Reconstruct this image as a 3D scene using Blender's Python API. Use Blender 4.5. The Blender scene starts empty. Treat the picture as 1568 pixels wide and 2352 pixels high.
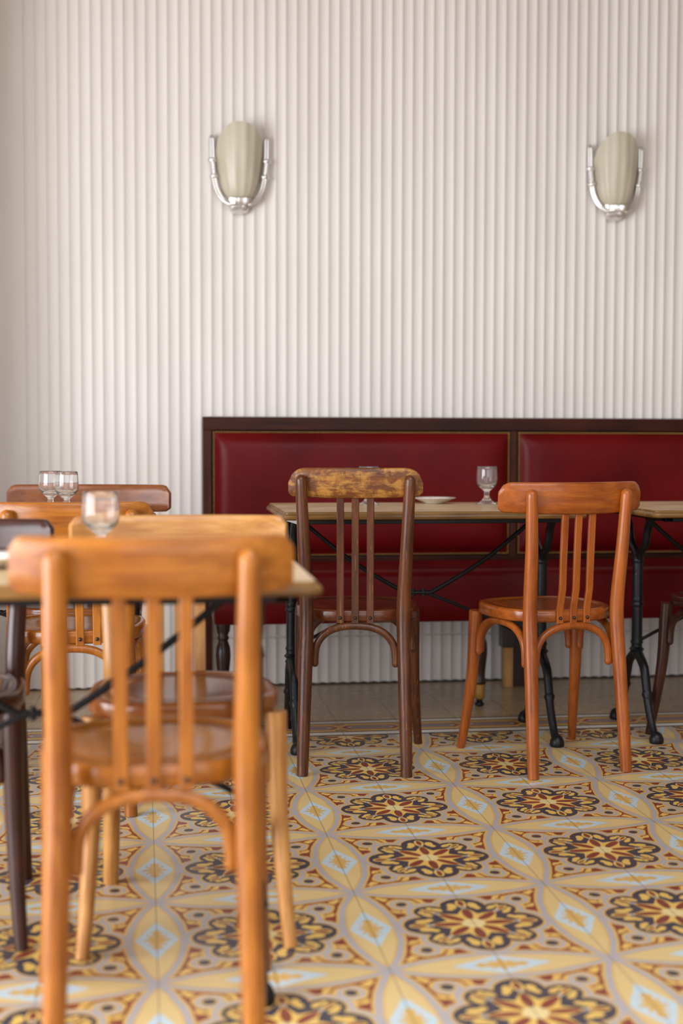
import bpy, bmesh, math, random
from mathutils import Vector, Matrix
random.seed(7)
scene = bpy.context.scene
COL = scene.collection
PI = math.pi

# ------------------------------------------------------------------ camera
CAM_F, CAM_YAW, CAM_PITCH, CAM_ROLL = 3029.13, 0.1350, -0.0542, 0.0022
CAM_LOC = Vector((-0.5917, -2.0186, 0.9208))
cy_, sy_, cp_, sp_ = math.cos(CAM_YAW), math.sin(CAM_YAW), math.cos(CAM_PITCH), math.sin(CAM_PITCH)
fwd = Vector((sy_ * cp_, cy_ * cp_, sp_)); rgt = Vector((cy_, -sy_, 0)); upv = rgt.cross(fwd)
cr_, sr_ = math.cos(CAM_ROLL), math.sin(CAM_ROLL)
rgt, upv = rgt * cr_ + upv * sr_, upv * cr_ - rgt * sr_
cam_data = bpy.data.cameras.new('camera')
cam_data.sensor_fit = 'VERTICAL'; cam_data.sensor_height = 36.0
cam_data.lens = 36.0 * CAM_F / 2352.0
cam_data.clip_start = 0.05
cam_data.dof.use_dof = True
cam_data.dof.focus_distance = 3.55
cam_data.dof.aperture_fstop = 1.9
cam = bpy.data.objects.new('camera', cam_data); COL.objects.link(cam)
cam.matrix_world = Matrix(((rgt.x, upv.x, -fwd.x, CAM_LOC.x), (rgt.y, upv.y, -fwd.y, CAM_LOC.y),
                           (rgt.z, upv.z, -fwd.z, CAM_LOC.z), (0, 0, 0, 1)))
scene.camera = cam

# ------------------------------------------------------------------ light and exposure
scene.view_settings.view_transform = 'Standard'
scene.view_settings.look = 'None'
scene.view_settings.exposure = -0.28
scene.view_settings.gamma = 1.0
world = bpy.data.worlds.new('daylight'); scene.world = world
world.use_nodes = True
wbg = world.node_tree.nodes['Background']
wbg.inputs[0].default_value = (0.90, 0.95, 1.0, 1); wbg.inputs[1].default_value = 0.20

def area_light(name, loc, target, sx, sy, power, color):
    l = bpy.data.lights.new(name, 'AREA'); l.shape = 'RECTANGLE'; l.size = sx; l.size_y = sy
    l.energy = power; l.color = color
    o = bpy.data.objects.new(name, l); COL.objects.link(o); o.location = loc
    d = Vector(target) - Vector(loc)
    o.rotation_euler = d.to_track_quat('-Z', 'Y').to_euler()
    return o
# daylight entering the wide window of the left wall and the open shopfront; overhead fill lamp added to brighten the floor
area_light('window_daylight', (-3.18, -0.95, 1.12), (0, -0.95, 1.05), 3.7, 2.15, 385, (0.94, 0.975, 1.03))
area_light('added_overhead_fill', (0.0, -1.9, 3.55), (0.1, -1.5, 0), 3.4, 2.6, 185, (0.94, 0.975, 1.03))
area_light('shopfront_daylight', (0.4, -4.42, 1.35), (0.4, 0, 1.3), 4.2, 2.3, 90, (0.94, 0.975, 1.03))

# ------------------------------------------------------------------ helpers
def link(o, parent=None):
    COL.objects.link(o)
    if parent is not None: o.parent = parent
    return o

def mesh_obj(name, bm, mat, parent=None, smooth=True, angle=40):
    bmesh.ops.recalc_face_normals(bm, faces=bm.faces)
    me = bpy.data.meshes.new(name); bm.to_mesh(me); bm.free()
    if mat is not None:
        for m in (mat if isinstance(mat, (list, tuple)) else [mat]): me.materials.append(m)
    if smooth:
        for p in me.polygons: p.use_smooth = True
        try: me.set_sharp_from_angle(angle=math.radians(angle))
        except Exception: pass
    return link(bpy.data.objects.new(name, me), parent)

def thing(name, label, cat, loc=(0, 0, 0), rotz=0.0, group=None):
    o = bpy.data.objects.new(name, None); COL.objects.link(o)
    o.empty_display_size = 0.1
    o.location = loc; o.rotation_euler = (0, 0, rotz)
    return tag(o, label, cat, group)

def tag(o, label, cat, group=None):
    o['label'] = label; o['category'] = cat
    if group: o['group'] = group
    return o

def structure(o):
    o['kind'] = 'structure'; return o

def box(bm, x0, x1, y0, y1, z0, z1, bev=0.0, mi=0, seg=2):
    before = set(bm.faces)
    vs = [bm.verts.new((x, y, z)) for z in (z0, z1) for y in (y0, y1) for x in (x0, x1)]
    fs = [bm.faces.new([vs[i] for i in q]) for q in
          ((0, 2, 3, 1), (4, 5, 7, 6), (0, 1, 5, 4), (2, 6, 7, 3), (0, 4, 6, 2), (1, 3, 7, 5))]
    if bev > 0:
        es = list({e for f in fs for e in f.edges})
        bmesh.ops.bevel(bm, geom=es, offset=bev, segments=seg, affect='EDGES', profile=0.5)
    for f in set(bm.faces) - before: f.material_index = mi

def smooth_path(pts, n=8):
    """Catmull-Rom through pts (tuples of any length)"""
    out = []
    P = [pts[0]] + list(pts) + [pts[-1]]
    for i in range(1, len(P) - 2):
        for k in range(n):
            t = k / n; t2, t3 = t * t, t * t * t
            out.append(tuple(0.5 * (2 * b + (c - a) * t + (2 * a - 5 * b + 4 * c - d) * t2 + (3 * b - a - 3 * c + d) * t3)
                             for a, b, c, d in zip(P[i - 1], P[i], P[i + 1], P[i + 2])))
    out.append(tuple(pts[-1])); return out

def tube(bm, pts, radii, seg=14, round_ends=(False, False), mi=0, flat=1.0):
    """sweep a circle along pts; radii one number or a list"""
    pts = [Vector(p[:3]) for p in pts]
    n = len(pts)
    if not hasattr(radii, '__len__'): radii = [radii] * n
    radii = list(radii)
    def cap(P, Q, r):
        d = (P - Q).normalized()
        return [(P + d * (r * math.sin(a)), max(r * math.cos(a), r * 0.06)) for a in (PI / 6, PI / 3, PI / 2.15)]
    if round_ends[1]:
        for q, r in cap(pts[-1], pts[-2], radii[n - 1]): pts.append(q); radii.append(r)
    if round_ends[0]:
        for q, r in cap(pts[0], pts[1], radii[0]): pts.insert(0, q); radii.insert(0, r)
    n = len(pts)
    tan = [(pts[min(i + 1, n - 1)] - pts[max(i - 1, 0)]).normalized() for i in range(n)]
    ref = Vector((1, 0, 0)) if abs(tan[0].x) < 0.9 else Vector((0, 1, 0))
    u = (ref - tan[0] * ref.dot(tan[0])).normalized()
    rings = []
    for i in range(n):
        u = (u - tan[i] * u.dot(tan[i])).normalized(); v = tan[i].cross(u)
        rings.append([bm.verts.new(pts[i] + (u * math.cos(2 * PI * k / seg) + v * math.sin(2 * PI * k / seg) * flat) * radii[i]) for k in range(seg)])
    for a, b in zip(rings, rings[1:]):
        for k in range(seg):
            f = bm.faces.new((a[k], a[(k + 1) % seg], b[(k + 1) % seg], b[k])); f.material_index = mi
    for r in (rings[0], rings[-1]):
        f = bm.faces.new(r); f.material_index = mi

def lathe(bm, prof, seg=40, loc=(0, 0, 0), closed_ends=True, mi=0, ripple=None):
    """revolve (r, z) profile about the z axis"""
    rings = []
    for r, z in prof:
        ring = []
        for k in range(seg):
            a = 2 * PI * k / seg
            rr = r if ripple is None else r * (1 + ripple(a, r, z))
            ring.append(bm.verts.new((loc[0] + rr * math.cos(a), loc[1] + rr * math.sin(a), loc[2] + z)))
        rings.append(ring)
    for a, b in zip(rings, rings[1:]):
        for k in range(seg):
            f = bm.faces.new((a[k], a[(k + 1) % seg], b[(k + 1) % seg], b[k])); f.material_index = mi
    if closed_ends:
        for r in (rings[0], rings[-1]): bm.faces.new(r).material_index = mi

def rings_to_mesh(bm, rings, cap_first=True, cap_last=True, mi=0):
    R = [[bm.verts.new(p) for p in r] for r in rings]
    n = len(R[0])
    for a, b in zip(R, R[1:]):
        for k in range(n):
            bm.faces.new((a[k], a[(k + 1) % n], b[(k + 1) % n], b[k])).material_index = mi
    if cap_first: bm.faces.new(R[0]).material_index = mi
    if cap_last: bm.faces.new(R[-1]).material_index = mi

def srgb(r, g, b):
    f = lambda c: (c / 255) / 12.92 if c <= 10 else ((c / 255 + 0.055) / 1.055) ** 2.4
    return (f(r), f(g), f(b), 1)

# ------------------------------------------------------------------ node helpers
class NT:
    def __init__(self, name):
        self.m = bpy.data.materials.new(name); self.m.use_nodes = True
        self.t = self.m.node_tree; self.b = self.t.nodes['Principled BSDF']
    def n(self, typ, **kw):
        x = self.t.nodes.new(typ)
        for k, v in kw.items(): setattr(x, k, v)
        return x
    def l(self, a, b): self.t.links.new(a, b)
    def put(self, sock, val):
        if isinstance(val, V): val = val.s
        if isinstance(val, bpy.types.NodeSocket): self.l(val, sock)
        else: sock.default_value = val
    def math(self, op, a, b=None, c=None):
        x = self.n('ShaderNodeMath', operation=op)
        for i, q in enumerate((a, b, c)):
            if q is not None: self.put(x.inputs[i], q)
        return V(self, x.outputs[0])
    def mix(self, fac, a, b):
        x = self.n('ShaderNodeMix', data_type='RGBA')
        self.put(x.inputs[0], fac); self.put(x.inputs[6], a); self.put(x.inputs[7], b)
        return x.outputs[2]
    def coord(self, scale=(1, 1, 1), which='Object', rot=(0, 0, 0)):
        tc = self.n('ShaderNodeTexCoord'); mp = self.n('ShaderNodeMapping')
        mp.inputs['Scale'].default_value = scale; mp.inputs['Rotation'].default_value = rot
        self.l(tc.outputs[which], mp.inputs[0]); return mp.outputs[0]
    def noise(self, vec, scale=5.0, detail=4.0, rough=0.55, dist=0.0):
        x = self.n('ShaderNodeTexNoise'); self.l(vec, x.inputs['Vector'])
        x.inputs['Scale'].default_value = scale; x.inputs['Detail'].default_value = detail
        x.inputs['Roughness'].default_value = rough; x.inputs['Distortion'].default_value = dist
        return x.outputs[0]
    def ramp(self, fac, stops):
        x = self.n('ShaderNodeValToRGB'); self.put(x.inputs[0], fac)
        el = x.color_ramp.elements
        el[0].position, el[0].color = stops[0]; el[1].position, el[1].color = stops[-1]
        for p, c in stops[1:-1]:
            e = el.new(p); e.color = c
        return x.outputs[0]
    def bump(self, h, strength=0.2, dist=0.002):
        x = self.n('ShaderNodeBump'); x.inputs['Strength'].default_value = strength
        x.inputs['Distance'].default_value = dist; self.put(x.inputs['Height'], h)
        self.l(x.outputs[0], self.b.inputs['Normal'])
    def set(self, **kw):
        names = dict(color='Base Color', rough='Roughness', metal='Metallic', coat='Coat Weight', coat_rough='Coat Roughness',
                     trans='Transmission Weight', ior='IOR', spec='Specular IOR Level', sss='Subsurface Weight')
        for k, v in kw.items(): self.put(self.b.inputs[names[k]], v)
        return self.m

class V:
    """scalar node socket with arithmetic"""
    def __init__(s, nt, sock): s.nt = nt; s.s = sock
    def __add__(s, o): return s.nt.math('ADD', s, o)
    __radd__ = __add__
    def __sub__(s, o): return s.nt.math('SUBTRACT', s, o)
    def __rsub__(s, o): return s.nt.math('SUBTRACT', o, s)
    def __mul__(s, o): return s.nt.math('MULTIPLY', s, o)
    __rmul__ = __mul__
    def __truediv__(s, o): return s.nt.math('DIVIDE', s, o)
    def __lt__(s, o): return s.nt.math('LESS_THAN', s, o)
    def __gt__(s, o): return s.nt.math('GREATER_THAN', s, o)
    def abs(s): return s.nt.math('ABSOLUTE', s)
    def sqrt(s): return s.nt.math('SQRT', s)
    def min(s, o): return s.nt.math('MINIMUM', s, o)
    def max(s, o): return s.nt.math('MAXIMUM', s, o)
    def sin(s): return s.nt.math('SINE', s)
    def cos(s): return s.nt.math('COSINE', s)

# ------------------------------------------------------------------ materials
def wood(name, light, dark, axis='z', rough=0.33, coat=0.35, grain=1.0, wear=0.0, wear_col=None, speck=0.0, spec=0.3):
    t = NT(name)
    st = {'z': (55, 55, 2.2), 'x': (2.2, 55, 55), 'y': (55, 2.2, 55)}[axis]
    g = t.noise(t.coord(st), 1.0, 6, 0.6, 0.3)
    big = t.noise(t.coord((1, 1, 1)), 7.0, 3, 0.5)
    fine = t.noise(t.coord(tuple(4 * s for s in st)), 1.0, 3, 0.5)
    mixv = V(t, g) * (0.75 * grain) + V(t, big) * 0.55 + V(t, fine) * 0.22 - (0.26 + 0.375 * (grain - 1))
    col = t.ramp(mixv, [(0.28, dark), (0.52, tuple((a + b) / 2 for a, b in zip(light, dark))), (0.74, light)])
    if speck:
        sp = t.noise(t.coord(tuple((9 if s < 10 else 260) for s in st)), 1.0, 1, 0.4)
        col = t.mix(V(t, t.ramp(sp, [(0.66, (0, 0, 0, 1)), (0.72, (1, 1, 1, 1))])) * speck, col, wear_col or light)
    if wear:
        wn = t.noise(t.coord((9, 9, 9)), 3.0, 7, 0.72, 0.6)
        wn2 = t.noise(t.coord((6, 40, 40) if axis == 'x' else (40, 40, 6)), 1.5, 5, 0.7)
        f = t.ramp(V(t, wn) * 0.5 + V(t, wn2) * 0.5, [(0.47, (0, 0, 0, 1)), (0.58, (1, 1, 1, 1))])
        col = t.mix(V(t, f) * wear, col, wear_col)
    t.bump(g, 0.10, 0.0008)
    r = V(t, big) * 0.22 + (rough - 0.11)
    return t.set(color=col, rough=r, coat=coat * 0.7, coat_rough=0.16, spec=spec)

def plain(name, c, rough=0.5, metal=0.0, bump=0.0, var=0.0, scale=60, coat=0.0):
    t = NT(name); col = c
    if var:
        nz = t.noise(t.coord(), scale * 0.4, 5, 0.6)
        col = t.ramp(nz, [(0.3, tuple(x * (1 - var) for x in c[:3]) + (1,)), (0.7, tuple(min(1, x * (1 + var)) for x in c[:3]) + (1,))])
    if bump: t.bump(t.noise(t.coord(), scale, 4, 0.6), bump, 0.002)
    return t.set(color=col, rough=rough, metal=metal, coat=coat)

def leather():
    t = NT('oxblood_leather')
    cells = t.n('ShaderNodeTexVoronoi'); t.l(t.coord(), cells.inputs['Vector']); cells.inputs['Scale'].default_value = 420
    big = t.noise(t.coord(), 3.0, 4, 0.55)
    col = t.ramp(big, [(0.3, srgb(80, 8, 10)), (0.7, srgb(108, 14, 16))])
    t.bump(cells.outputs['Distance'], 0.06, 0.0006)
    return t.set(color=col, rough=V(t, big) * 0.10 + 0.32, spec=0.12)

def glass_mat(name='clear_glass', tint=(1, 1, 1, 1), rough=0.0):
    t = NT(name)
    return t.set(color=tint, rough=rough, trans=0.96, ior=1.40)

def sconce_glass():
    t = NT('frosted_sconce_glass')
    tc = t.n('ShaderNodeTexCoord'); sx = t.n('ShaderNodeSeparateXYZ'); t.l(tc.outputs['Object'], sx.inputs[0])
    stripes = (V(t, sx.outputs[0]) * 190).sin() * 0.5 + 0.5
    nz = t.noise(t.coord((9, 9, 4)), 2.0, 3, 0.5)
    col = t.ramp(V(t, nz) * 0.8 + stripes * 0.12, [(0.25, srgb(178, 170, 149)), (0.75, srgb(202, 194, 175))])
    t.put(t.b.inputs['Subsurface Radius'], (0.03, 0.03, 0.025))
    return t.set(color=col, rough=0.38, sss=0.25)

def plaster():
    t = NT('cream_plaster')
    nz = t.noise(t.coord((1, 1, 0.25)), 4.0, 4, 0.6)
    fine = t.noise(t.coord(), 70.0, 3, 0.6)
    col = t.ramp(nz, [(0.3, srgb(211, 204, 199)), (0.7, srgb(219, 213, 208))])
    t.bump(fine, 0.08, 0.001)
    return t.set(color=col, rough=0.62)

M_PLASTER = plaster()
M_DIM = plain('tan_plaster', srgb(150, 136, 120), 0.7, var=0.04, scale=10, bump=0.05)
M_FLAT = plain('beige_plaster', srgb(206, 196, 182), 0.7, var=0.04, scale=10, bump=0.05)
M_IRON = plain('black_cast_iron', srgb(15, 14, 17), 0.36, bump=0.6, var=0.3, scale=140)
M_ROD = plain('black_iron_rod', srgb(13, 12, 15), 0.45, var=0.2)
M_IRON.node_tree.nodes['Principled BSDF'].inputs['Specular IOR Level'].default_value = 0.35
M_ROD.node_tree.nodes['Principled BSDF'].inputs['Specular IOR Level'].default_value = 0.25
M_DARKGAP = plain('dark_grout', srgb(28, 24, 22), 0.9)
M_LEATHER = leather()
M_BENCHWOOD = wood('dark_mahogany', srgb(72, 32, 20), srgb(32, 13, 10), 'x', 0.4, 0.0, spec=0.15)
M_BENCHWOOD_V = wood('dark_mahogany_upright', srgb(84, 40, 24), srgb(38, 16, 11), 'z', 0.4, 0.0, spec=0.15)
M_TURNED = wood('ebonised_turned_wood', srgb(58, 32, 24), srgb(22, 12, 12), 'z', 0.3, 0.4)
M_BRASS = plain('aged_brass', srgb(190, 158, 98), 0.32, 1.0, var=0.25, scale=300)
M_CHROME = plain('polished_aluminium', srgb(226, 223, 220), 0.30, 0.85)
M_SCREW = plain('dark_steel_screw', srgb(70, 58, 50), 0.4, 0.8)
M_GLASS = glass_mat()
M_SCONCE = sconce_glass()
M_PORCELAIN = plain('white_porcelain', srgb(236, 232, 224), 0.18, coat=0.5)
M_BARE = wood('bare_pine', srgb(196, 152, 92), srgb(160, 112, 60), 'z', 0.6, 0.0)
M_TOP = wood('pale_oak_top', srgb(222, 196, 154), srgb(184, 152, 110), 'x', 0.34, 0.25, 0.9)
M_TOPEDGE = wood('worn_oak_edge', srgb(156, 114, 56), srgb(66, 38, 14), 'x', 0.42, 0.15, 1.1)

# ---- encaustic floor tiles: one 40 cm motif of four tiles, worked out as distances
def tile_material():
    t = NT('encaustic_cement_tiles')
    tc = t.n('ShaderNodeTexCoord'); mp = t.n('ShaderNodeMapping')
    mp.inputs['Rotation'].default_value = (0, 0, -0.01547)
    mp.inputs['Scale'].default_value = (5.0, 5.0, 5.0)          # 2 units = 40 cm
    t.l(tc.outputs['Object'], mp.inputs[0])
    sx = t.n('ShaderNodeSeparateXYZ'); t.l(mp.outputs[0], sx.inputs[0])
    X, Y = V(t, sx.outputs[0]), V(t, sx.outputs[1])
    wob = t.n('ShaderNodeTexNoise'); wob.inputs['Scale'].default_value = 5.0; wob.inputs['Detail'].default_value = 3
    t.l(mp.outputs[0], wob.inputs['Vector'])
    sw = t.n('ShaderNodeSeparateColor'); t.l(wob.outputs[1], sw.inputs[0])
    U0 = t.math('PINGPONG', X + 1000.0, 1.0); V0 = t.math('PINGPONG', Y + 1000.0, 1.0)   # |u|, |v| : 0 centre, 1 cell edge
    U = U0 + (V(t, sw.outputs[0]) - 0.5) * 0.035; W = V0 + (V(t, sw.outputs[1]) - 0.5) * 0.035
    a, b = U.max(W), U.min(W)
    def dist(x, y, cx, cy, kx=1.0, ky=1.0):
        p, q = (x - cx) * (1 / kx), (y - cy) * (1 / ky)
        return (p * p + q * q).sqrt()
    r = (a * a + b * b).sqrt()
    th = t.math('ARCTAN2', b, a)
    ph = th.min(PI / 4 - th)
    px, py = r * ph.cos(), r * ph.sin()                          # along nearest of the eight rays
    diag = (a + b) * 0.70711; off = (a - b) * 0.70711
    YEL, RED, DRK, GRY, LBL, CRM, OCH, PAL = (srgb(226, 184, 92), srgb(126, 42, 30), srgb(48, 46, 64), srgb(172, 166, 167),
                                              srgb(188, 208, 217), srgb(228, 206, 146), srgb(212, 170, 90), srgb(216, 187, 126))
    col = YEL
    def over(mask, c):
        nonlocal col
        col = t.mix(mask, col, c)
    # lozenge between two cushions
    s_ = 0.245; R_ = (1 + s_ * s_) / (2 * s_)
    d1 = dist(a, b, 1 - s_ + R_, 0.0) - R_                       # <0 in the lozenge field
    over(d1 < 0.062, OCH)
    over(d1 < 0.034, GRY)
    over(d1 < -0.026, OCH)
    over(d1 < -0.045, PAL)
    q = 1.0 - a
    k = b * (1 / 0.45) + q * (1 / 0.205)
    over(k < 1.0, LBL)
    over((k + ((b * 30).sin() * 0.10)) < 0.66, OCH)
    over(dist(b, q, 0.14, 0.060, 0.045, 0.020) < 1.0, LBL)
    over(dist(b, q, 0.26, 0.025, 0.040, 0.013) < 1.0, LBL)
    over(dist(b, q, 0.045, 0.090, 0.02, 0.03) < 1.0, LBL)
    # corner fan
    dA = dist(a, b, 0.45, 0.0) - 0.225
    dD = dist(diag, off, 0.485, 0.0) - 0.168
    dm = dA.min(dD).min(r - 0.46)
    dd = dist(a, b, 0.59, 0.59)
    dmin = (dm - 0.070).min(dd - 0.122)
    F = (d1 - 0.062).min(dmin - 0.024)
    infan = (d1 > 0.062) * (dmin > 0.024)
    wav = (diag * 34).sin() * 0.012 + (off * 41).sin() * 0.010
    over(infan * ((d1 - 0.062 + wav) < 0.031), RED)
    over(infan * (dist(a, b, 0.665, 0.300, 0.072, 0.058) < 1.0), RED)
    over(infan * ((F + wav - 0.080).abs() < 0.012) * (diag > 0.86), RED)
    over(infan * ((off.abs() - 0.050 - (diag - 1.0) * 0.12).abs() < 0.014) * (diag > 0.99), RED)
    over(infan * (dist(diag, off, 1.20, 0.0, 0.06, 0.018) < 1.0), RED)
    over(infan * (dist(a, b, 0.80, 0.55, 0.026, 0.05) < 1.0), RED)
    over(infan * ((dmin - 0.050).abs() < 0.012) * (dist(a, b, 0.59, 0.59) < 0.205), RED)
    # grey ribbon round the medallion and the eye in each corner
    incush = d1 > 0.034
    over((dmin < 0.024) * incush, OCH)
    over((dmin < 0.0) * incush, GRY)
    over((dd < 0.080) * incush, OCH)
    over((dd < 0.057) * incush, DRK)
    # medallion
    over((dm < 0.024) * incush, OCH)
    over(dm < 0.0, DRK)
    over(dist(a, b, 0.525, 0.0, 0.105, 0.055) < 1.0, YEL)
    over(dist(a, b, 0.475, 0.105, 0.075, 0.045) < 1.0, YEL)
    over(dist(a, b, 0.40, 0.135, 0.038, 0.034) < 1.0, YEL)
    over(dist(diag, off.abs(), 0.525, 0.0, 0.085, 0.038) < 1.0, YEL)
    over(dist(diag, off.abs(), 0.475, 0.088, 0.062, 0.034) < 1.0, YEL)
    over(dist(diag, off.abs(), 0.555, 0.072, 0.030, 0.028) < 1.0, YEL)
    over(dist(a, b, 0.535, 0.0, 0.075, 0.030) < 1.0, RED)
    over(dist(diag, off, 0.53, 0.0, 0.065, 0.016) < 1.0, RED)
    # eight pointed star: line from tip (.43,0) to valley (.27 at 22.5 deg)
    vx, vy = 0.262 * math.cos(PI / 8), 0.262 * math.sin(PI / 8)
    nx, ny = vy, (0.43 - vx); nl = math.hypot(nx, ny)
    over(((px - 0.43) * (nx / nl) + py * (ny / nl)) < 0.0, YEL)
    over(dist(px, py, 0.245, 0.0, 0.140, 0.047) < 1.0, RED)
    over(dist(px, py, 0.425, 0.0) < 0.026, GRY)
    over(r < 0.11, CRM)
    # joints between the 20 cm tiles
    jx = U0.min(1.0 - U0); jy = V0.min(1.0 - V0)
    over((jx < 0.0055) * 0.65, srgb(86, 74, 66))
    over((jy < 0.0035) * 0.30, srgb(96, 84, 76))
    # worn pigment and scuffs
    n1 = t.noise(mp.outputs[0], 1.3, 5, 0.6); n2 = t.noise(mp.outputs[0], 9.0, 5, 0.7)
    col = t.mix(V(t, n2) * 0.10, col, srgb(206, 188, 156))
    col = t.mix(V(t, t.ramp(n1, [(0.62, (0, 0, 0, 1)), (0.75, (1, 1, 1, 1))])) * 0.18, col, srgb(190, 180, 166))
    t.bump(V(t, n2) * 0.4 + t.math('MINIMUM', jx * 60, 1.0), 0.10, 0.001)
    return t.set(color=col, rough=V(t, n2) * 0.16 + 0.24, spec=0.5)

def border_material():
    t = NT('border_tiles')
    tc = t.n('ShaderNodeTexCoord'); sx = t.n('ShaderNodeSeparateXYZ'); t.l(tc.outputs['Object'], sx.inputs[0])
    X, Y = V(t, sx.outputs[0]), V(t, sx.outputs[1])
    YEL, RED, DRK, GRY, WHT = srgb(218, 172, 84), srgb(138, 46, 32), srgb(40, 34, 38), srgb(172, 160, 158), srgb(232, 226, 214)
    col = YEL
    def over(m, c):
        nonlocal col
        col = t.mix(m, col, c)
    band = lambda y0, y1: (Y > y0) * (Y < y1)
    over(band(2.015, 2.032) , DRK); over(band(2.032, 2.068), WHT); over(band(2.068, 2.080), DRK)
    over(band(2.188, 2.199), DRK); over(band(2.199, 2.228), WHT); over(band(2.228, 2.241), DRK)
    xx = t.math('PINGPONG', X + 20.0 + 0.032, 0.1)               # 0 at the joint, .1 at the tile centre
    h = (Y - 2.134).abs()
    hexd = (h - 0.0).max(h * 0.75 + (0.1 - xx) * 0.5 - 0.0265)
    hx = h.max(h * 0.5 + (0.1 - xx) * 0.62 - 0.030)
    over(hx < 0.030, RED); over(hx < 0.019, GRY); over((h < 0.006) * ((0.1 - xx) < 0.062), DRK)
    over((xx < 0.02) * ((h - 0.034 - xx * 0.4).abs() < 0.005), DRK)
    over((xx < 0.0012) * 0.6, srgb(90, 78, 70))
    n2 = t.noise(t.coord(), 40.0, 5, 0.7)
    col = t.mix(V(t, n2) * 0.18, col, srgb(186, 168, 140))
    return t.set(color=col, rough=V(t, n2) * 0.16 + 0.26)

def stone_material():
    t = NT('brown_stone_slabs')
    tc = t.n('ShaderNodeTexCoord'); sx = t.n('ShaderNodeSeparateXYZ'); t.l(tc.outputs['Object'], sx.inputs[0])
    X = V(t, sx.outputs[0])
    n1 = t.noise(t.coord((1, 2.5, 1)), 5.0, 6, 0.65, 0.4); n2 = t.noise(t.coord(), 30.0, 4, 0.6)
    col = t.ramp(V(t, n1) * 0.7 + V(t, n2) * 0.3, [(0.3, srgb(160, 134, 100)), (0.7, srgb(204, 178, 140))])
    xx = t.math('PINGPONG', X + 20.0 + 0.032, 0.1)
    col = t.mix((xx < 0.0014) * 0.7, col, srgb(60, 50, 42))
    return t.set(color=col, rough=V(t, n1) * 0.2 + 0.16)

M_TILE, M_BORDER, M_STONE = tile_material(), border_material(), stone_material()

# ------------------------------------------------------------------ room shell
WALL_Y = 2.897
XL, XR, YF, ZC = -3.00, 3.40, -4.30, 3.30

bm = bmesh.new()
for y0, y1, mi in ((YF, 2.018, 0), (2.018, 2.241, 1), (2.241, WALL_Y + 0.02, 2)):
    vs = [bm.verts.new(p) for p in ((XL, y0, 0), (XR, y0, 0), (XR, y1, 0), (XL, y1, 0))]
    bm.faces.new(vs).material_index = mi
structure(mesh_obj('floor', bm, [M_TILE, M_BORDER, M_STONE], smooth=False))

def flute_profile(x_from, x_to, base_y, depth=0.0065, per=0.03945, x_ref=0.576, n=9):
    k0 = math.ceil((x_from - x_ref) / per); pts = []
    k = k0
    while x_ref + (k + 1) * per <= x_to:
        xa = x_ref + k * per; xb = xa + per
        gap = 0.0012 if k != -19 else 0.0045
        for i in range(n + 1):
            s = i / n
            pts.append((xa + gap / 2 + (per - gap) * s, base_y + depth * (1 - (2 * s - 1) ** 2) ** 0.8))
        k += 1
    return pts

bm = bmesh.new()
def wall_strip(prof, z0, z1):
    lo = [bm.verts.new((x, y, z0)) for x, y in prof]; hi = [bm.verts.new((x, y, z1)) for x, y in prof]
    for i in range(len(prof) - 1): bm.faces.new((lo[i], lo[i + 1], hi[i + 1], hi[i]))
    return lo, hi
up = flute_profile(-1.09, XR, WALL_Y - 0.0075)
lowp = flute_profile(-1.09, XR, WALL_Y - 0.0115)
ulo, uhi = wall_strip(up, 0.186, ZC)
llo, lhi = wall_strip(lowp, 0.006, 0.180)
gl = [bm.verts.new((x, WALL_Y + 0.004, 0.180)) for x, _ in lowp]; gh = [bm.verts.new((x, WALL_Y + 0.004, 0.186)) for x, _ in up]
for i in range(len(up) - 1):
    bm.faces.new((lhi[i], lhi[i + 1], gl[i + 1], gl[i])); bm.faces.new((gl[i], gl[i + 1], gh[i + 1], gh[i])); bm.faces.new((gh[i], gh[i + 1], ulo[i + 1], ulo[i]))
structure(mesh_obj('wall_back', bm, M_PLASTER, angle=50))
# flat stretch of wall between the fluting and the corner, with its low skirting
bm = bmesh.new(); box(bm, XL, -1.0795, WALL_Y - 0.0072, WALL_Y + 0.10, 0.006, ZC, 0.0)
structure(mesh_obj('wall_corner', bm, M_PLASTER, smooth=False))
bm = bmesh.new(); box(bm, XL, -1.0795, WALL_Y - 0.0135, WALL_Y - 0.0072, 0.008, 0.034, 0.002)
structure(mesh_obj('baseboard_corner', bm, M_PLASTER, smooth=False))
bm = bmesh.new(); box(bm, XL, XR, WALL_Y - 0.006, WALL_Y + 0.05, -0.01, 0.0075)
structure(mesh_obj('baseboard_back', bm, M_DARKGAP, smooth=False))

bm = bmesh.new(); box(bm, XL, -1.300, 2.46, WALL_Y, 0, ZC, 0.004)      # unseen pier added to cast soft shade on the wall's left end
structure(mesh_obj('wall_shade_pier', bm, M_PLASTER, smooth=False))
# left wall with a wide window opening towards the camera
WY0, WY1, WZ0, WZ1 = -2.80, 0.90, 0.06, 2.20
bm = bmesh.new()
box(bm, XL - 0.16, XL, WY1, WALL_Y + 0.1, 0, ZC); box(bm, XL - 0.16, XL, YF, WY0, 0, ZC)
box(bm, XL - 0.16, XL, WY0, WY1, 0, WZ0); box(bm, XL - 0.16, XL, WY0, WY1, WZ1, ZC)
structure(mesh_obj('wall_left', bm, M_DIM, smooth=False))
bm = bmesh.new()
for y in (WY0, (WY0 + WY1) / 2 - 0.03, WY1 - 0.06): box(bm, XL - 0.05, XL - 0.01, y, y + 0.06, WZ0, WZ1, 0.004)
for z in (WZ0, WZ1 - 0.06, 1.85): box(bm, XL - 0.045, XL - 0.015, WY0, WY1, z, z + 0.05, 0.004)
structure(mesh_obj('window_1', bm, M_PLASTER, smooth=False))
bm = bmesh.new(); box(bm, XR, XR + 0.1, YF, WALL_Y + 0.1, 0, ZC)
structure(mesh_obj('wall_right', bm, M_DIM, smooth=False))
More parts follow.
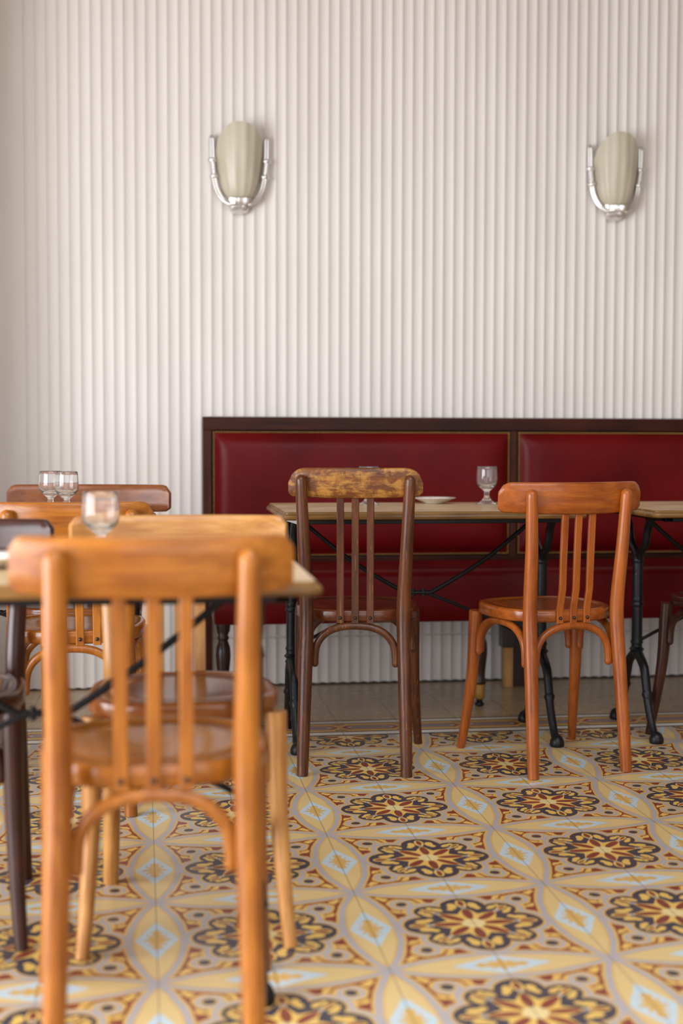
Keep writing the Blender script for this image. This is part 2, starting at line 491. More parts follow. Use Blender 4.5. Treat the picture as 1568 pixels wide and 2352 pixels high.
SX0, SX1, SY0, SY1 = -1.75, 1.75, -3.25, -0.55                    # ceiling opening added for the overhead fill lamp, out of view
bm = bmesh.new()
box(bm, XL - 0.16, SX0, YF, WALL_Y + 0.1, ZC, ZC + 0.1); box(bm, SX1, XR + 0.1, YF, WALL_Y + 0.1, ZC, ZC + 0.1)
box(bm, SX0, SX1, YF, SY0, ZC, ZC + 0.1); box(bm, SX0, SX1, SY1, WALL_Y + 0.1, ZC, ZC + 0.1)
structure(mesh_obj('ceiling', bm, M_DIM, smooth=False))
bm = bmesh.new()                                                  # shopfront wall behind the camera: piers and a beam round the opening
box(bm, XL, -1.75, YF - 0.12, YF, 0, ZC); box(bm, 2.55, XR, YF - 0.12, YF, 0, ZC); box(bm, -1.75, 2.55, YF - 0.12, YF, 2.55, ZC)
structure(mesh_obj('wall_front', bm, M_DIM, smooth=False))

# ------------------------------------------------------------------ bistro chairs
def make_chair(label, loc, rotz, woods, group=None, top=0.787, rail_w=0.195, rail_h=0.088, knob=0.134, slats=3,
               corner=0.028, sag=0.046, crown=0.0, seat_top=0.452, lean=0.022, gap=0.0415):
    """local frame: +y is where the sitter faces; woods = (upright, rail, seat)"""
    mU, mR, mS = woods
    c = thing('bistro_chair', label, 'chair', loc, rotz, group)
    k_top = top - 0.030                                          # tip of the back posts
    yS, yT = -0.143, -0.143 - lean
    yb = lambda z: yS + (yT - yS) * (z - 0.45) / (0.787 - 0.45)  # back plane
    # seat: bent rim with a sunk panel
    N = 88
    def outline(scale_in, z):
        pts = []
        for i in range(N):
            a = 2 * PI * i / N
            ca, sa = math.cos(a), math.sin(a)
            ex = 2 / 2.7
            x = math.copysign(abs(ca) ** ex, ca); y = math.copysign(abs(sa) ** ex, sa)
            hw = 0.176 + 0.010 * y
            pts.append((x * (hw - scale_in), y * (0.170 - scale_in) + 0.021, z))
        return pts
    zt = seat_top
    bm = bmesh.new()
    rings_to_mesh(bm, [outline(0.05, zt - 0.030), outline(0.004, zt - 0.034), outline(0.0, zt - 0.030), outline(0.0, zt - 0.006),
                       outline(0.003, zt - 0.001), outline(0.009, zt), outline(0.026, zt), outline(0.029, zt - 0.003), outline(0.033, zt - 0.0035),
                       outline(0.036, zt - 0.002), outline(0.07, zt - 0.004), outline(0.12, zt - 0.007), outline(0.165, zt - 0.008)])
    mesh_obj('seat', bm, mS, c, angle=55)
    for s in (-1, 1):
        bm = bmesh.new()                                         # rear leg running up into the back post
        pts = smooth_path([(s * 0.143, -0.204, 0.0), (s * 0.1405, -0.191, 0.12), (s * 0.137, -0.172, 0.28), (s * 0.134, yS - 0.012, 0.45),
                           (s * (0.134 + (knob - 0.134) * 0.45), yb(0.62) - 0.018, 0.62), (s * knob, yb(k_top) - 0.017, k_top - 0.004)], 7)
        rr = [0.0158 + 0.0042 * math.sin(min(1, p[2] / 0.47) * PI / 2) - (0.0045 * max(0, (p[2] - 0.47) / 0.34)) for p in pts]
        tube(bm, pts, rr, 16, (False, True))
        mesh_obj('rear_leg', bm, mU, c, angle=60)
        bm = bmesh.new()
        pts = smooth_path([(s * 0.186, 0.197, 0.0), (s * 0.177, 0.175, 0.11), (s * 0.1695, 0.150, 0.25), (s * 0.166, 0.138, zt - 0.030)], 7)
        tube(bm, pts, [0.0125 + 0.0075 * min(1, p[2] / 0.36) for p in pts], 14)
        mesh_obj('front_leg', bm, mU, c, angle=60)
    # bent top rail
    bm = bmesh.new(); rings = []; NS = 40; th = 0.0085
    ys = lambda s: sag * (s * s - (knob / rail_w) ** 2)          # ends come forward round the sitter
    for i in range(NS + 1):
        s = -math.cos(PI * i / NS) if False else -1 + 2 * i / NS
        x = s * rail_w
        dx = max(0.0, abs(x) - (rail_w - corner)) / corner
        zt_ = top + crown * math.cos(s * PI / 2) - corner * (1 - math.sqrt(max(0, 1 - (dx * 0.985) ** 2)))
        d2 = max(0.0, abs(x) - (rail_w - 0.012)) / 0.012
        zb_ = top - rail_h + 0.006 * s * s + 0.012 * (1 - math.sqrt(max(0, 1 - (d2 * 0.95) ** 2)))
        e = 0.004
        sec = [(-th, zb_ + e), (-th, zb_ + 0.35 * (zt_ - zb_)), (-th, zb_ + 0.7 * (zt_ - zb_)), (-th, zt_ - e), (-th + e, zt_), (th - e, zt_), (th, zt_ - e),
               (th, zb_ + 0.7 * (zt_ - zb_)), (th, zb_ + 0.35 * (zt_ - zb_)), (th, zb_ + e), (th - e, zb_), (-th + e, zb_)]
        slope = 2 * sag * s / rail_w; nl = math.hypot(1, slope)
        rings.append([(x - q * slope / nl, yb(z) + ys(s) + q / nl + 0.006, z) for q, z in sec])
    rings_to_mesh(bm, rings)
    mesh_obj('top_rail', bm, mR, c, angle=50)
    # slats screwed to the back of the seat rim
    for i in range(slats):
        x = (i - (slats - 1) / 2) * gap
        bm = bmesh.new(); rings = []
        zs = [zt - 0.036, zt - 0.018, zt + 0.004, zt + 0.06, zt + 0.15, zt + 0.22, top - rail_h + 0.016]
        for z in zs:
            y = -0.1520 if z < zt + 0.01 else min(-0.1520, yb(z) + ys(0) * 0.9 + 0.006 + 0.004 * math.sin((z - zt) / (top - zt) * PI))
            w, d = 0.0102, 0.0042
            xx = x * (1.0 if slats == 3 else 1.0)
            rings.append([(xx - w, y - d * 0.6, z), (xx - w * 0.8, y - d, z), (xx + w * 0.8, y - d, z), (xx + w, y - d * 0.6, z), (xx + w, y + d, z), (xx - w, y + d, z)])
        rings_to_mesh(bm, rings)
        sl = mesh_obj('slat', bm, mU, c, angle=35)
        bm = bmesh.new()
        tube(bm, [(x, -0.1545, zt - 0.021), (x, -0.158, zt - 0.021)], 0.0048, 12, (False, True))
        mesh_obj('screw', bm, M_SCREW, sl)
    # bentwood bows under the seat, one on each side
    def bow(p, q, out):
        p, q = Vector(p), Vector(q); m = (p + q) / 2; d = (q - p); u = d.normalized()
        z0, z1 = 0.315, zt - 0.044
        path = [(p.x, p.y, z0 - 0.012)]
        h = d.length / 2
        for a in range(0, 13):
            an = PI - PI * a / 12
            ca = math.cos(an); sa = math.sin(an)
            ca = math.copysign(abs(ca) ** 0.85, ca)
            w = m + u * (h * ca)
            path.append((w.x, w.y, z0 + (z1 - z0) * sa ** 0.8))
        path.append((q.x, q.y, z0 - 0.012))
        bm = bmesh.new()
        n = len(path)
        rr = [0.0055 + 0.0045 * min(1, i / 2, (n - 1 - i) / 2) for i in range(n)]
        tube(bm, smooth_path([x_ + (r_,) for x_, r_ in zip(path, rr)], 3), [0.0106] * ((n - 1) * 3 + 1), 12, (True, True))
        mesh_obj('stretcher_bow', bm, mU, c, angle=60)
    bow((-0.112, -0.150, 0), (0.112, -0.150, 0), 0)
    bow((-0.145, 0.148, 0), (0.145, 0.148, 0), 0)
    for s in (-1, 1): bow((s * 0.137, -0.134, 0), (s * 0.166, 0.116, 0), 0)
    return c

def wood_set(tag_, light, dark, **kw):
    sk = dict(kw)
    return (wood(tag_ + '_upright', light, dark, 'z', **sk), wood(tag_ + '_rail', light, dark, 'x', **sk), wood(tag_ + '_seat', light, dark, 'x', rough=0.24, coat=0.5))

W_WORN_U = wood('worn_brown_beech', srgb(102, 54, 24), srgb(46, 20, 9), 'z', 0.36, 0.3, speck=0.35, wear_col=srgb(168, 108, 52))
W_WORN_R = wood('worn_rail_beech', srgb(122, 70, 28), srgb(70, 32, 13), 'x', 0.42, 0.15, wear=0.75, wear_col=srgb(176, 124, 54))
W_WORN_S = wood('worn_brown_seat', srgb(108, 54, 26), srgb(66, 28, 15), 'x', 0.26, 0.5)
W_AMBER = wood_set('amber_beech', srgb(174, 94, 30), srgb(118, 52, 13))
W_HONEY = wood_set('honey_beech', srgb(178, 110, 36), srgb(116, 58, 14))
W_GOLD = wood_set('golden_beech', srgb(204, 150, 84), srgb(150, 92, 40))
W_GOLD = W_GOLD[:2] + (wood('golden_chair_seat', srgb(150, 88, 40), srgb(104, 52, 20), 'x', rough=0.24, coat=0.5),)
W_BROWN = wood_set('mid_brown_beech', srgb(150, 88, 46), srgb(96, 48, 24))
W_DARK = wood_set('dark_red_beech', srgb(72, 34, 22), srgb(34, 14, 10))

make_chair('worn dark brown chair with rubbed top rail, back to us before the pale middle table',
           (-0.040, 1.722, 0), -0.165, (W_WORN_U, W_WORN_R, W_WORN_S), 'bistro chairs', top=0.846, rail_w=0.183, rail_h=0.084, knob=0.149, corner=0.046, sag=0.022)
make_chair('amber wooden chair turned slightly left, standing right of the worn dark brown chair',
           (0.510, 1.655, 0), 0.180, W_AMBER, 'bistro chairs', top=0.808, rail_w=0.216, knob=0.145, sag=0.068, corner=0.032)
make_chair('dark brown chair cut off by the right edge, at the right hand table',
           (1.140, 1.763, 0), 0.175, W_DARK, 'bistro chairs', top=0.808, rail_w=0.216, knob=0.145, sag=0.068)
make_chair('large blurred honey coloured chair nearest the viewer, back to us, left foreground',
           (-0.606, 0.031, 0), 0.0, W_HONEY, 'bistro chairs', top=0.785, rail_w=0.200, knob=0.136, corner=0.020, gap=0.047)
make_chair('golden chair facing us across the front table, directly behind the large foreground chair',
           (-0.555, 0.520, 0), PI + 0.02, W_GOLD, 'bistro chairs', top=0.768, rail_w=0.216, knob=0.150, corner=0.018)
make_chair('dark brown chair with glaring top rail facing us, left of the golden chair',
           (-1.030, 0.575, 0), PI - 0.02, W_DARK, 'bistro chairs', top=0.760, rail_w=0.214, knob=0.150, corner=0.018)
make_chair('golden brown chair with four slats, back to us before the rear left table',
           (-0.815, 1.415, 0), 0.0, W_HONEY, 'bistro chairs', top=0.770, rail_w=0.197, knob=0.149, slats=4)
make_chair('brown chair with wide curved rail facing us by the wall, behind the goblet pair',
           (-0.825, 1.885, 0), PI - 0.10, W_BROWN, 'bistro chairs', top=0.786, rail_w=0.244, knob=0.160, corner=0.026, rail_h=0.086)
make_chair('dark red brown chair near the wall whose rail end just enters the left edge',
           (-1.336, 1.885, 0), PI - 0.05, W_DARK, 'bistro chairs', top=0.782, rail_w=0.238, knob=0.150)

# ------------------------------------------------------------------ bistro tables
def leg_frame(parent, x, y, ztop):
    """cast iron trestle: Y fork on top, ringed column, two spread feet"""
    bm = bmesh.new()
    tube(bm, [(x, y, 0.235), (x, y, 0.40), (x, y, 0.56)], [0.017, 0.0165, 0.0165], 14)
    for z, r in ((0.245, 0.021), (0.262, 0.024), (0.285, 0.020), (0.405, 0.021), (0.420, 0.019), (0.545, 0.0195)):
        tube(bm, [(x, y, z - 0.008), (x, y, z), (x, y, z + 0.008)], [0.0165, r, 0.0165], 14)
    for s in (-1, 1):
        p = smooth_path([(x, y, 0.530), (x, y + s * 0.016, 0.565), (x, y + s * 0.062, 0.600), (x, y + s * 0.084, 0.650), (x, y + s * 0.118, ztop - 0.006)], 6)
        tube(bm, p, 0.0125, 12)
        tube(bm, [(x, y + s * 0.085, ztop - 0.012), (x, y + s * 0.19, ztop - 0.006)], [0.011, 0.006], 10)
        p = smooth_path([(x, y, 0.262), (x, y + s * 0.020, 0.246), (x, y + s * 0.066, 0.214), (x, y + s * 0.088, 0.160), (x, y + s * 0.104, 0.110), (x, y + s * 0.142, 0.045), (x, y + s * 0.172, 0.014)], 6)
        tube(bm, p, [0.0155 - 0.004 * i / len(p) for i in range(len(p))], 12)
        tube(bm, [(x, y + s * 0.090, 0.150), (x, y + s * 0.096, 0.135), (x, y + s * 0.102, 0.118)], [0.011, 0.0175, 0.011], 12)
        lathe(bm, [(0.020, 0.0), (0.0225, 0.006), (0.021, 0.018), (0.015, 0.030), (0.006, 0.036)], 16, (x, y + s * 0.180, 0))
    return mesh_obj('leg_frame', bm, M_IRON, parent, angle=60)

def make_table(label, x0, x1, y0, y1, zt, feet_y, bracket=False, inset=0.062):
    cx, cyy = (x0 + x1) / 2, sum(feet_y) / 2
    t = thing('bistro_table', label, 'table', (cx, cyy, 0), 0, 'bistro tables')
    hx, ya, yb_ = (x1 - x0) / 2, y0 - cyy, y1 - cyy
    def rr(inset, z, rad=0.022):
        pts = []
        X, A, B = hx - inset, ya + inset, yb_ - inset
        rad = max(0.006, rad - inset)
        for (px_, py_, a0) in ((X - rad, B - rad, 0), (-X + rad, B - rad, PI / 2), (-X + rad, A + rad, PI), (X - rad, A + rad, 1.5 * PI)):
            for i in range(7):
                a = a0 + PI / 2 * i / 6
                pts.append((px_ + rad * math.cos(a), py_ + rad * math.sin(a), z))
        return pts
    bm = bmesh.new()
    ed = [rr(0.03, zt - 0.023), rr(0.006, zt - 0.023), rr(0.0015, zt - 0.020), rr(0.0, zt - 0.0145), rr(0.002, zt - 0.0095), rr(0.006, zt - 0.0075), rr(0.0085, zt - 0.0065), rr(0.0095, zt - 0.0015), rr(0.0115, zt)]
    rings_to_mesh(bm, ed, True, False, 1)
    R = [v for v in bm.verts][-len(ed[0]):]
    bm.faces.new(R).material_index = 0
    mesh_obj('tabletop', bm, [M_TOP, M_TOPEDGE], t, angle=35)
    zu = zt - 0.023
    bm = bmesh.new()
    for yy in (ya + 0.030, yb_ - 0.055): box(bm, -hx + 0.05, hx - 0.05, yy, yy + 0.024, zu - 0.013, zu - 0.0005, 0.002)
    for xx in (-hx + 0.05, hx - 0.074): box(bm, xx, xx + 0.024, ya + 0.03, yb_ - 0.03, zu - 0.012, zu - 0.0005, 0.002)
    mesh_obj('under_frame', bm, M_ROD, t, smooth=False)
    lx = hx - inset
    for s in (-1, 1): leg_frame(t, s * lx, 0.0, zu)
    bm = bmesh.new()                                             # crossed tie rods joined by a short bar
    zc = 0.452; hw = 0.036
    for s in (-1, 1):
        p = smooth_path([(0, 0, zc), (s * hw * 0.7, 0, zc), (s * (hw + 0.02), 0, zc + 0.008), (s * (lx * 0.55), 0, zc + 0.105), (s * (lx - 0.03), 0, zu - 0.018)], 6)
        tube(bm, p, 0.0068, 10)
        p = smooth_path([(s * hw * 0.4, 0, zc - 0.006), (s * hw, 0, zc - 0.006), (s * (lx * 0.5), 0, zc - 0.072), (s * lx, 0, 0.285)], 6)
        tube(bm, p, 0.0055, 10)
        tube(bm, [(s * hw * 0.45, 0, zc - 0.012), (s * hw * 0.45, 0, zc + 0.012)], 0.006, 8)
    mesh_obj('cross_brace', bm, M_ROD, t, angle=60)
    if bracket:
        bm = bmesh.new()
        vs = [bm.verts.new(p) for p in ((-hx + 0.012, ya + 0.012, zu - 0.0005), (-hx + 0.060, ya + 0.012, zu - 0.0005), (-hx + 0.058, ya + 0.012, zu - 0.016))]
        f = bm.faces.new(vs)
        ex = bmesh.ops.extrude_face_region(bm, geom=[f])
        bmesh.ops.translate(bm, vec=(0, 0.02, 0), verts=[g for g in ex['geom'] if isinstance(g, bmesh.types.BMVert)])
        o = mesh_obj('corner_bracket', bm, M_CHROME, t, smooth=False); o['label'] = 'small grey metal bracket'
    return t

make_table('pale oak table with black iron legs before the red banquette, behind the worn chair', -0.258, 0.640, 1.690, 2.270, 0.717, (1.785, 2.165), True, 0.056)
make_table('oak table cut off by the right edge, its top reflecting the red banquette', 0.836, 1.730, 1.690, 2.270, 0.717, (1.785, 2.170))
make_table('blurred table whose pale corner shows right of the nearest chair in the foreground', -1.250, -0.346, -0.015, 0.560, 0.704, (0.105, 0.440), inset=0.088)
make_table('rear left table holding the goblet pair, mostly hidden between two chairs', -1.500, -0.610, 1.370, 1.965, 0.712, (1.455, 1.825))

# ------------------------------------------------------------------ glasses and crockery
def goblet(label, x, y, z, group='goblets', sc=1.0):
    g = thing('goblet', label, 'glass', (x, y, z), 0, group)
    prof = [(0.0005, 0.0004), (0.026, 0.0004), (0.0330, 0.0008), (0.0345, 0.0022), (0.0335, 0.0038), (0.025, 0.0070), (0.0165, 0.0130), (0.0115, 0.0200), (0.0088, 0.0265),
            (0.0080, 0.0310), (0.0090, 0.0350), (0.0082, 0.0390), (0.0105, 0.0440), (0.0170, 0.0495), (0.0250, 0.0555), (0.0310, 0.0635), (0.0338, 0.0730),
            (0.0345, 0.0820), (0.0338, 0.0950), (0.0326, 0.1100), (0.0316, 0.1208), (0.0309, 0.1216), (0.0300, 0.1208),
            (0.0310, 0.1100), (0.0321, 0.0950), (0.0326, 0.0830), (0.0316, 0.0740), (0.0280, 0.0660), (0.0220, 0.0605), (0.0120, 0.0565), (0.0005, 0.0555)]
    bm = bmesh.new(); lathe(bm, [(r * sc, h * sc) for r, h in prof], 44)
    mesh_obj('bowl_and_stem', bm, M_GLASS, g, angle=80)
    return g
goblet('stemmed goblet standing alone on the middle table left of the amber chair rail', 0.438, 2.105, 0.7172)
goblet('goblet mostly hidden behind the rail of the worn dark brown chair', 0.055, 2.105, 0.7172)
goblet('blurred goblet nearest the viewer on the front left table', -0.704, 0.440, 0.7042)
goblet('left goblet of the pair on the rear left table', -0.910, 1.845, 0.7122, sc=0.98)
goblet('right goblet of the pair on the rear left table', -0.860, 1.780, 0.7122, sc=0.98)

def saucer(label, x, y, z, sc=1.0):
    s = thing('saucer', label, 'saucer', (x, y, z), 0, 'saucers')
    bm = bmesh.new()
    rip = lambda a, r, z_: (0.018 * math.cos(12 * a) if r > 0.055 * sc else 0.0)
    prof = [(0.001, 0.0025), (0.026, 0.0025), (0.027, 0.0004), (0.031, 0.0004), (0.034, 0.004), (0.048, 0.009), (0.060, 0.0150), (0.070, 0.0180), (0.0708, 0.0192), (0.0695, 0.0196),
            (0.058, 0.0172), (0.046, 0.0120), (0.034, 0.0072), (0.026, 0.0058), (0.001, 0.0055)]
    lathe(bm, [(r * sc, h * sc) for r, h in prof], 72, ripple=rip)
    dish = mesh_obj('dish', bm, M_PORCELAIN, s, angle=60)
    bm = bmesh.new()                                             # printed blue grey sprigs on the rim
    for k in range(24):
        a = 2 * PI * k / 24
        r0 = 0.0565 + 0.003 * (k % 2); zz = 0.01735 + 0.0004 * (k % 2)
        c_, s2 = math.cos(a), math.sin(a)
        pts = [(r0 - 0.0035, -0.0), (r0, -0.0018), (r0 + 0.0035, 0), (r0, 0.0018)]
        bm.faces.new([bm.verts.new(((r * c_ - q * s2) * sc, (r * s2 + q * c_) * sc, (zz + (r - r0) * 0.2) * sc + 0.0004)) for r, q in pts])
    o = mesh_obj('rim_print', bm, plain('blue_grey_print', srgb(120, 126, 146), 0.3), s, smooth=False)
    return s
saucer('small white saucer with printed rim on the middle table, right of the worn chair post', 0.283, 2.185, 0.7172)
saucer('blurred white saucer at the left edge on the front table', -0.885, 0.270, 0.7042, 1.1)

# ------------------------------------------------------------------ banquette
B = thing('banquette', 'long oxblood leather banquette with dark wood frame and brass nails along fluted wall', 'bench', (0.725, 2.62, 0))
bx, by = 0.725, 2.62
BX0, BX1, BFY, BZ = -0.445, 1.900, 2.852, 1.007
def bpart(name, bm, mat, **kw):
    bmesh.ops.translate(bm, vec=(-bx, -by, 0), verts=bm.verts)
    return mesh_obj(name, bm, mat, B, **kw)
bm = bmesh.new(); box(bm, BX0, BX1, BFY, 2.884, 0.958, BZ, 0.003); bpart('top_rail', bm, M_BENCHWOOD, smooth=False)
bm = bmesh.new(); box(bm, BX0, BX0 + 0.034, BFY + 0.0005, 2.884, 0.0, 0.958, 0.003); bpart('end_stile', bm, M_BENCHWOOD_V, smooth=False)
bm = bmesh.new(); box(bm, 0.716, 0.742, BFY + 0.0005, 2.884, 0.29, 0.958, 0.003); bpart('middle_stile', bm, M_BENCHWOOD_V, smooth=False)
bm = bmesh.new(); box(bm, BX1 - 0.034, BX1, BFY + 0.0005, 2.884, 0.0, 0.958, 0.003); bpart('end_stile', bm, M_BENCHWOOD_V, smooth=False)
bm = bmesh.new(); box(bm, BX0 + 0.034, BX1 - 0.034, BFY, 2.884, 0.455, 0.487, 0.003); bpart('bottom_rail', bm, M_BENCHWOOD, smooth=False)
bm = bmesh.new(); box(bm, BX0 + 0.03, BX1 - 0.03, 2.874, 2.884, 0.46, 0.97); bpart('back_board', bm, M_BENCHWOOD, smooth=False)
panels = ((BX0 + 0.036, 0.714), (0.744, BX1 - 0.036))
nail_pos = []
for pa, pb in panels:
    bm = bmesh.new()
    z0, z1 = 0.489, 0.956
    nx, nz = 60, 30
    puff = lambda d: 0.036 * (1 - math.exp(-max(0, d) / 0.022)) ** 1.2
    grid = []
    for j in range(nz + 1):
        fz = 0.5 - 0.5 * math.cos(PI * j / nz)
        row = []
        for i in range(nx + 1):
            fx = 0.5 - 0.5 * math.cos(PI * i / nx)
            x = pa + (pb - pa) * fx; z = z0 + (z1 - z0) * fz
            d = min(x - pa, pb - x, z - z0, z1 - z) - 0.009
            d2 = ((max(1e-4, min(x - pa, pb - x) - 0.009)) ** -2 + (max(1e-4, min(z - z0, z1 - z) - 0.009)) ** -2) ** -0.5
            row.append(bm.verts.new((x, BFY + 0.006 - puff(d2 if d > 0 else 0), z)))
        grid.append(row)
    for j in range(nz):
        for i in range(nx): bm.faces.new((grid[j][i], grid[j][i + 1], grid[j + 1][i + 1], grid[j + 1][i]))
    box(bm, pa, pb, BFY + 0.006, 2.874, z0, z1)
    bpart('back_cushion', bm, M_LEATHER, angle=50)
    n = int((pb - pa - 0.01) / 0.0094)
    for i in range(n + 1):
        x = pa + 0.005 + (pb - pa - 0.01) * i / n
        nail_pos.append((x, z1 - 0.005)); nail_pos.append((x, z0 + 0.005))
    m = int((z1 - z0 - 0.02) / 0.0094)
    for i in range(m + 1):
        z = z0 + 0.012 + (z1 - z0 - 0.024) * i / m
        nail_pos.append((pa + 0.005, z)); nail_pos.append((pb - 0.005, z))
def nail(bm, x, z):
    tube(bm, [(x, BFY + 0.006, z), (x, BFY + 0.001, z)], 0.0036, 8, (False, True))
nail_pos.sort(key=lambda p: (p[0] > 0.714, -(p[1] > 0.94), abs(p[0] + 0.1)))
near = [p for p in nail_pos if p[1] > 0.94 and p[0] < 0.714][:60] + [p for p in nail_pos if p[0] < -0.395 and p[1] < 0.94][:40]
near_set = set(near)
for x, z in near:
    bm = bmesh.new(); nail(bm, x, z); bpart('nail_head', bm, M_BRASS)
bm = bmesh.new()
for x, z in nail_pos:
    if (x, z) not in near_set: nail(bm, x, z)
o = bpart('nail_trim', bm, M_BRASS); o['kind'] = 'stuff'
# seat: upholstered box with a soft rolled front
bm = bmesh.new()
sec = []
for i in range(9):
    a = PI / 2 * i / 8
    sec.append((2.385 + 0.035 - 0.035 * math.sin(PI / 2 - a) , 0.452 + 0.030 * math.sin(a)))
prof = [(2.855, 0.305), (2.40, 0.300), (2.388, 0.306), (2.383, 0.36), (2.383, 0.42)] + sec + [(2.50, 0.489), (2.65, 0.487), (2.80, 0.474), (2.845, 0.462), (2.848, 0.452), (2.855, 0.452)]
rings = []
xa, xb = BX0 + 0.022, BX1 - 0.022
for x, ins in ((xa, 0.016), (xa + 0.004, 0.006), (xa + 0.014, 0.0), (0.2, 0.0), (1.0, 0.0), (xb - 0.014, 0.0), (xb - 0.004, 0.006), (xb, 0.016)):
    rings.append([(x, y + (ins if y < 2.6 else 0), z - (ins if z > 0.40 else -ins * 0.3)) for y, z in prof])
rings_to_mesh(bm, rings)
bpart('seat_cushion', bm, M_LEATHER, angle=60)
legprof = [(0.010, 0.0), (0.016, 0.004), (0.0165, 0.010), (0.010, 0.016), (0.012, 0.024), (0.0175, 0.032), (0.0185, 0.055), (0.0205, 0.078), (0.0225, 0.083), (0.0225, 0.088), (0.0205, 0.093),
           (0.0185, 0.105), (0.0195, 0.125), (0.024, 0.165), (0.0265, 0.195), (0.0245, 0.222), (0.018, 0.240), (0.0165, 0.246), (0.0205, 0.252), (0.0205, 0.258), (0.017, 0.263), (0.024, 0.280), (0.026, 0.304)]
M_FERRULE = plain('worn_gilt_paint', srgb(176, 132, 62), 0.4, 0.3, var=0.3, scale=80)
for lx_ in (-0.392, 0.496, 1.392):
    bm = bmesh.new(); lathe(bm, [p for p in legprof if p[1] >= 0.075], 28, (lx_, 2.418, 0))
    lg = bpart('turned_leg', bm, M_TURNED, angle=60)
    bm = bmesh.new(); lathe(bm, [p for p in legprof if 0.020 <= p[1] <= 0.079], 28, (lx_, 2.418, 0))
    bmesh.ops.translate(bm, vec=(-bx, -by, 0), verts=bm.verts); f1 = mesh_obj('ferrule', bm, M_FERRULE, lg, angle=60); f1['label'] = 'worn gilt ferrule'
    bm = bmesh.new(); lathe(bm, [p for p in legprof if p[1] <= 0.025], 24, (lx_, 2.418, 0))
    bmesh.ops.translate(bm, vec=(-bx, -by, 0), verts=bm.verts); mesh_obj('foot_cap', bm, M_IRON, lg, angle=60)
bm = bmesh.new(); box(bm, 0.705, 0.770, 2.755, 2.840, 0.0, 0.303, 0.003); bpart('rear_support', bm, M_TURNED, smooth=False)
bm = bmesh.new(); box(bm, 0.672, 0.704, 2.745, 2.785, 0.0, 0.150, 0.002); o = bpart('support_block', bm, M_BARE, smooth=False); o['label'] = 'bare pale wood block'
bm = bmesh.new(); box(bm, 0.660, 0.704, 2.735, 2.795, 0.150, 0.303, 0.002); bpart('rear_support', bm, M_TURNED, smooth=False)

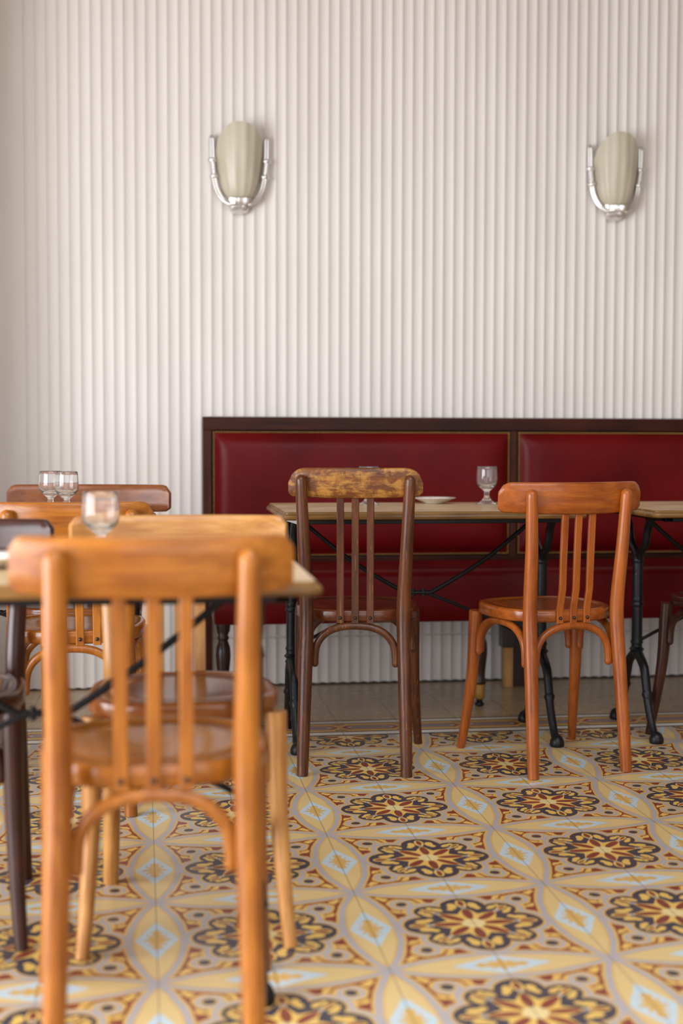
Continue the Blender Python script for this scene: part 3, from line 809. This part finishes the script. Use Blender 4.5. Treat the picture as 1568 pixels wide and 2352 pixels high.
# ------------------------------------------------------------------ wall sconces
def sconce(label, x, z):
    s = thing('wall_sconce', label, 'wall lamp', (x, WALL_Y - 0.009, z), 0, 'art deco wall sconces')
    # shade: half bowl of frosted glass, arched scalloped rim (z measured from the lamp's lowest point)
    z_bot = 0.044
    Wf = smooth_path([(0.0, 0.018), (0.010, 0.040), (0.035, 0.058), (0.080, 0.072), (0.140, 0.0815), (0.200, 0.086), (0.28, 0.088)], 10)
    def W(h):
        for (a, w0), (b, w1) in zip(Wf, Wf[1:]):
            if h <= b: return w0 + (w1 - w0) * (h - a) / max(1e-6, b - a)
        return Wf[-1][1]
    NT_, NH = 48, 30
    def shell(off):
        g = []
        for i in range(NT_ + 1):
            th = PI * i / NT_
            cs, sn = -math.cos(th), math.sin(th)
            ht = 0.178 + 0.097 * (max(0, 1 - abs(cs) ** 2.3)) ** 0.55 + 0.0022 * abs(math.sin(7 * th))
            col_ = []
            for j in range(NH + 1):
                f = j / NH; h = ht * (f ** 1.35)
                w = W(h) * (1 + 0.012 * math.cos(14 * th)) - off
                dep = w * 0.86
                col_.append((w * cs, -0.012 - dep * sn, z_bot + h + (off if j == 0 else 0)))
            g.append(col_)
        return g
    bm = bmesh.new()
    outer, inner = shell(0.0), shell(0.005)
    vo = [[bm.verts.new(p) for p in c_] for c_ in outer]; vi = [[bm.verts.new(p) for p in c_] for c_ in inner]
    for g in (vo, vi):
        for i in range(NT_):
            for j in range(NH): bm.faces.new((g[i][j], g[i + 1][j], g[i + 1][j + 1], g[i][j + 1]))
    for i in range(NT_):
        bm.faces.new((vo[i][NH], vo[i + 1][NH], vi[i + 1][NH], vi[i][NH])); bm.faces.new((vo[i][0], vo[i + 1][0], vi[i + 1][0], vi[i][0]))
    for i in (0, NT_):
        for j in range(NH): bm.faces.new((vo[i][j], vo[i][j + 1], vi[i][j + 1], vi[i][j]))
    bm.faces.new([v[0] for v in vi])
    mesh_obj('shade', bm, M_SCONCE, s, angle=60)
    for sd in (-1, 1):
        bm = bmesh.new()
        for o_, r in ((-0.0050, 0.0066), (0.0050, 0.0060)):
            p = smooth_path([(sd * (0.1000 + o_), -0.016, 0.272), (sd * (0.0985 + o_), -0.017, 0.200), (sd * (0.0935 + o_), -0.018, 0.140), (sd * (0.083 + o_), -0.022, 0.090),
                             (sd * (0.062 + o_), -0.030, 0.052), (sd * (0.036 + o_ * 0.4), -0.040, 0.032)], 7)
            tube(bm, p, r, 10, (False, True))
        tube(bm, [(sd * 0.101, -0.016, 0.270), (sd * 0.101, -0.016, 0.278)], [0.0095, 0.008], 12, (False, True))
        a = mesh_obj('arm', bm, M_CHROME, s, angle=60)
        bm = bmesh.new()
        tube(bm, [(sd * 0.0985, -0.017, 0.186), (sd * 0.0985, -0.017, 0.190), (sd * 0.0985, -0.017, 0.196), (sd * 0.0985, -0.017, 0.200)], [0.0140, 0.0170, 0.0170, 0.0140], 16); mesh_obj('collar', bm, M_CHROME, a, angle=40)
        bm = bmesh.new()
        tube(bm, [(sd * 0.0915, -0.018, 0.128), (sd * 0.092, -0.018, 0.132), (sd * 0.0925, -0.018, 0.138), (sd * 0.093, -0.018, 0.142)], [0.0140, 0.0170, 0.0170, 0.0140], 16); mesh_obj('collar', bm, M_CHROME, a, angle=40)
        bm = bmesh.new()                                         # knurled sleeve between the collars
        tube(bm, [(sd * 0.093, -0.018, 0.140), (sd * 0.0985, -0.017, 0.190)], 0.0105, 14)
        for k in range(4):
            for q in (-1, 1):
                zz = 0.150 + 0.010 * k + 0.004 * (q > 0)
                cxx = sd * (0.0935 + (zz - 0.14) * 0.1)
                bmesh.ops.create_icosphere(bm, subdivisions=1, radius=0.0042, matrix=Matrix.Translation((cxx + q * 0.005, -0.027, zz)))
        mesh_obj('sleeve', bm, M_CHROME, a, angle=60)
    rib = lambda n: (lambda a, r, z_: 0.028 * math.cos(n * a))
    bm = bmesh.new()                                             # ribbed band that cups the shade
    N = 120; rings = []
    for f, w, d in ((0.026, 0.040, 0.060), (0.030, 0.0425, 0.064), (0.040, 0.0430, 0.067), (0.050, 0.0440, 0.070), (0.053, 0.0425, 0.068)):
        ring = []
        for i in range(N):
            th = PI * i / (N - 1); k = 1 + 0.022 * math.cos(46 * th)
            cs = -math.cos(th)
            ring.append((w * k * cs, -d * k * math.sin(th) * 1.0 - 0.002, f + 0.009 * cs * cs * (1 if f > 0.035 else 0.3)))
        rings.append(ring)
    rings_to_mesh(bm, rings); mesh_obj('base_band', bm, M_CHROME, s, angle=30)
    bm = bmesh.new(); rings = []
    for f, w, d in ((0.0, 0.010, 0.012), (0.003, 0.020, 0.030), (0.010, 0.029, 0.044), (0.018, 0.034, 0.052), (0.026, 0.036, 0.055)):
        ring = []
        for i in range(N):
            th = PI * i / (N - 1); k = 1 + 0.020 * math.cos(46 * th)
            ring.append((-w * k * math.cos(th), -d * k * math.sin(th) - 0.002, f))
        rings.append(ring)
    rings_to_mesh(bm, rings); mesh_obj('base_cup', bm, M_CHROME, s, angle=30)
    bm = bmesh.new(); box(bm, -0.03, 0.03, -0.012, 0.008, 0.02, 0.20, 0.004); mesh_obj('back_plate', bm, M_CHROME, s, smooth=False)
    return s
sconce('frosted glass wall sconce with silver arms above the left end of the banquette', -0.307, 1.747)
sconce('frosted glass wall sconce with silver arms high above the amber chair', 1.119, 1.757)
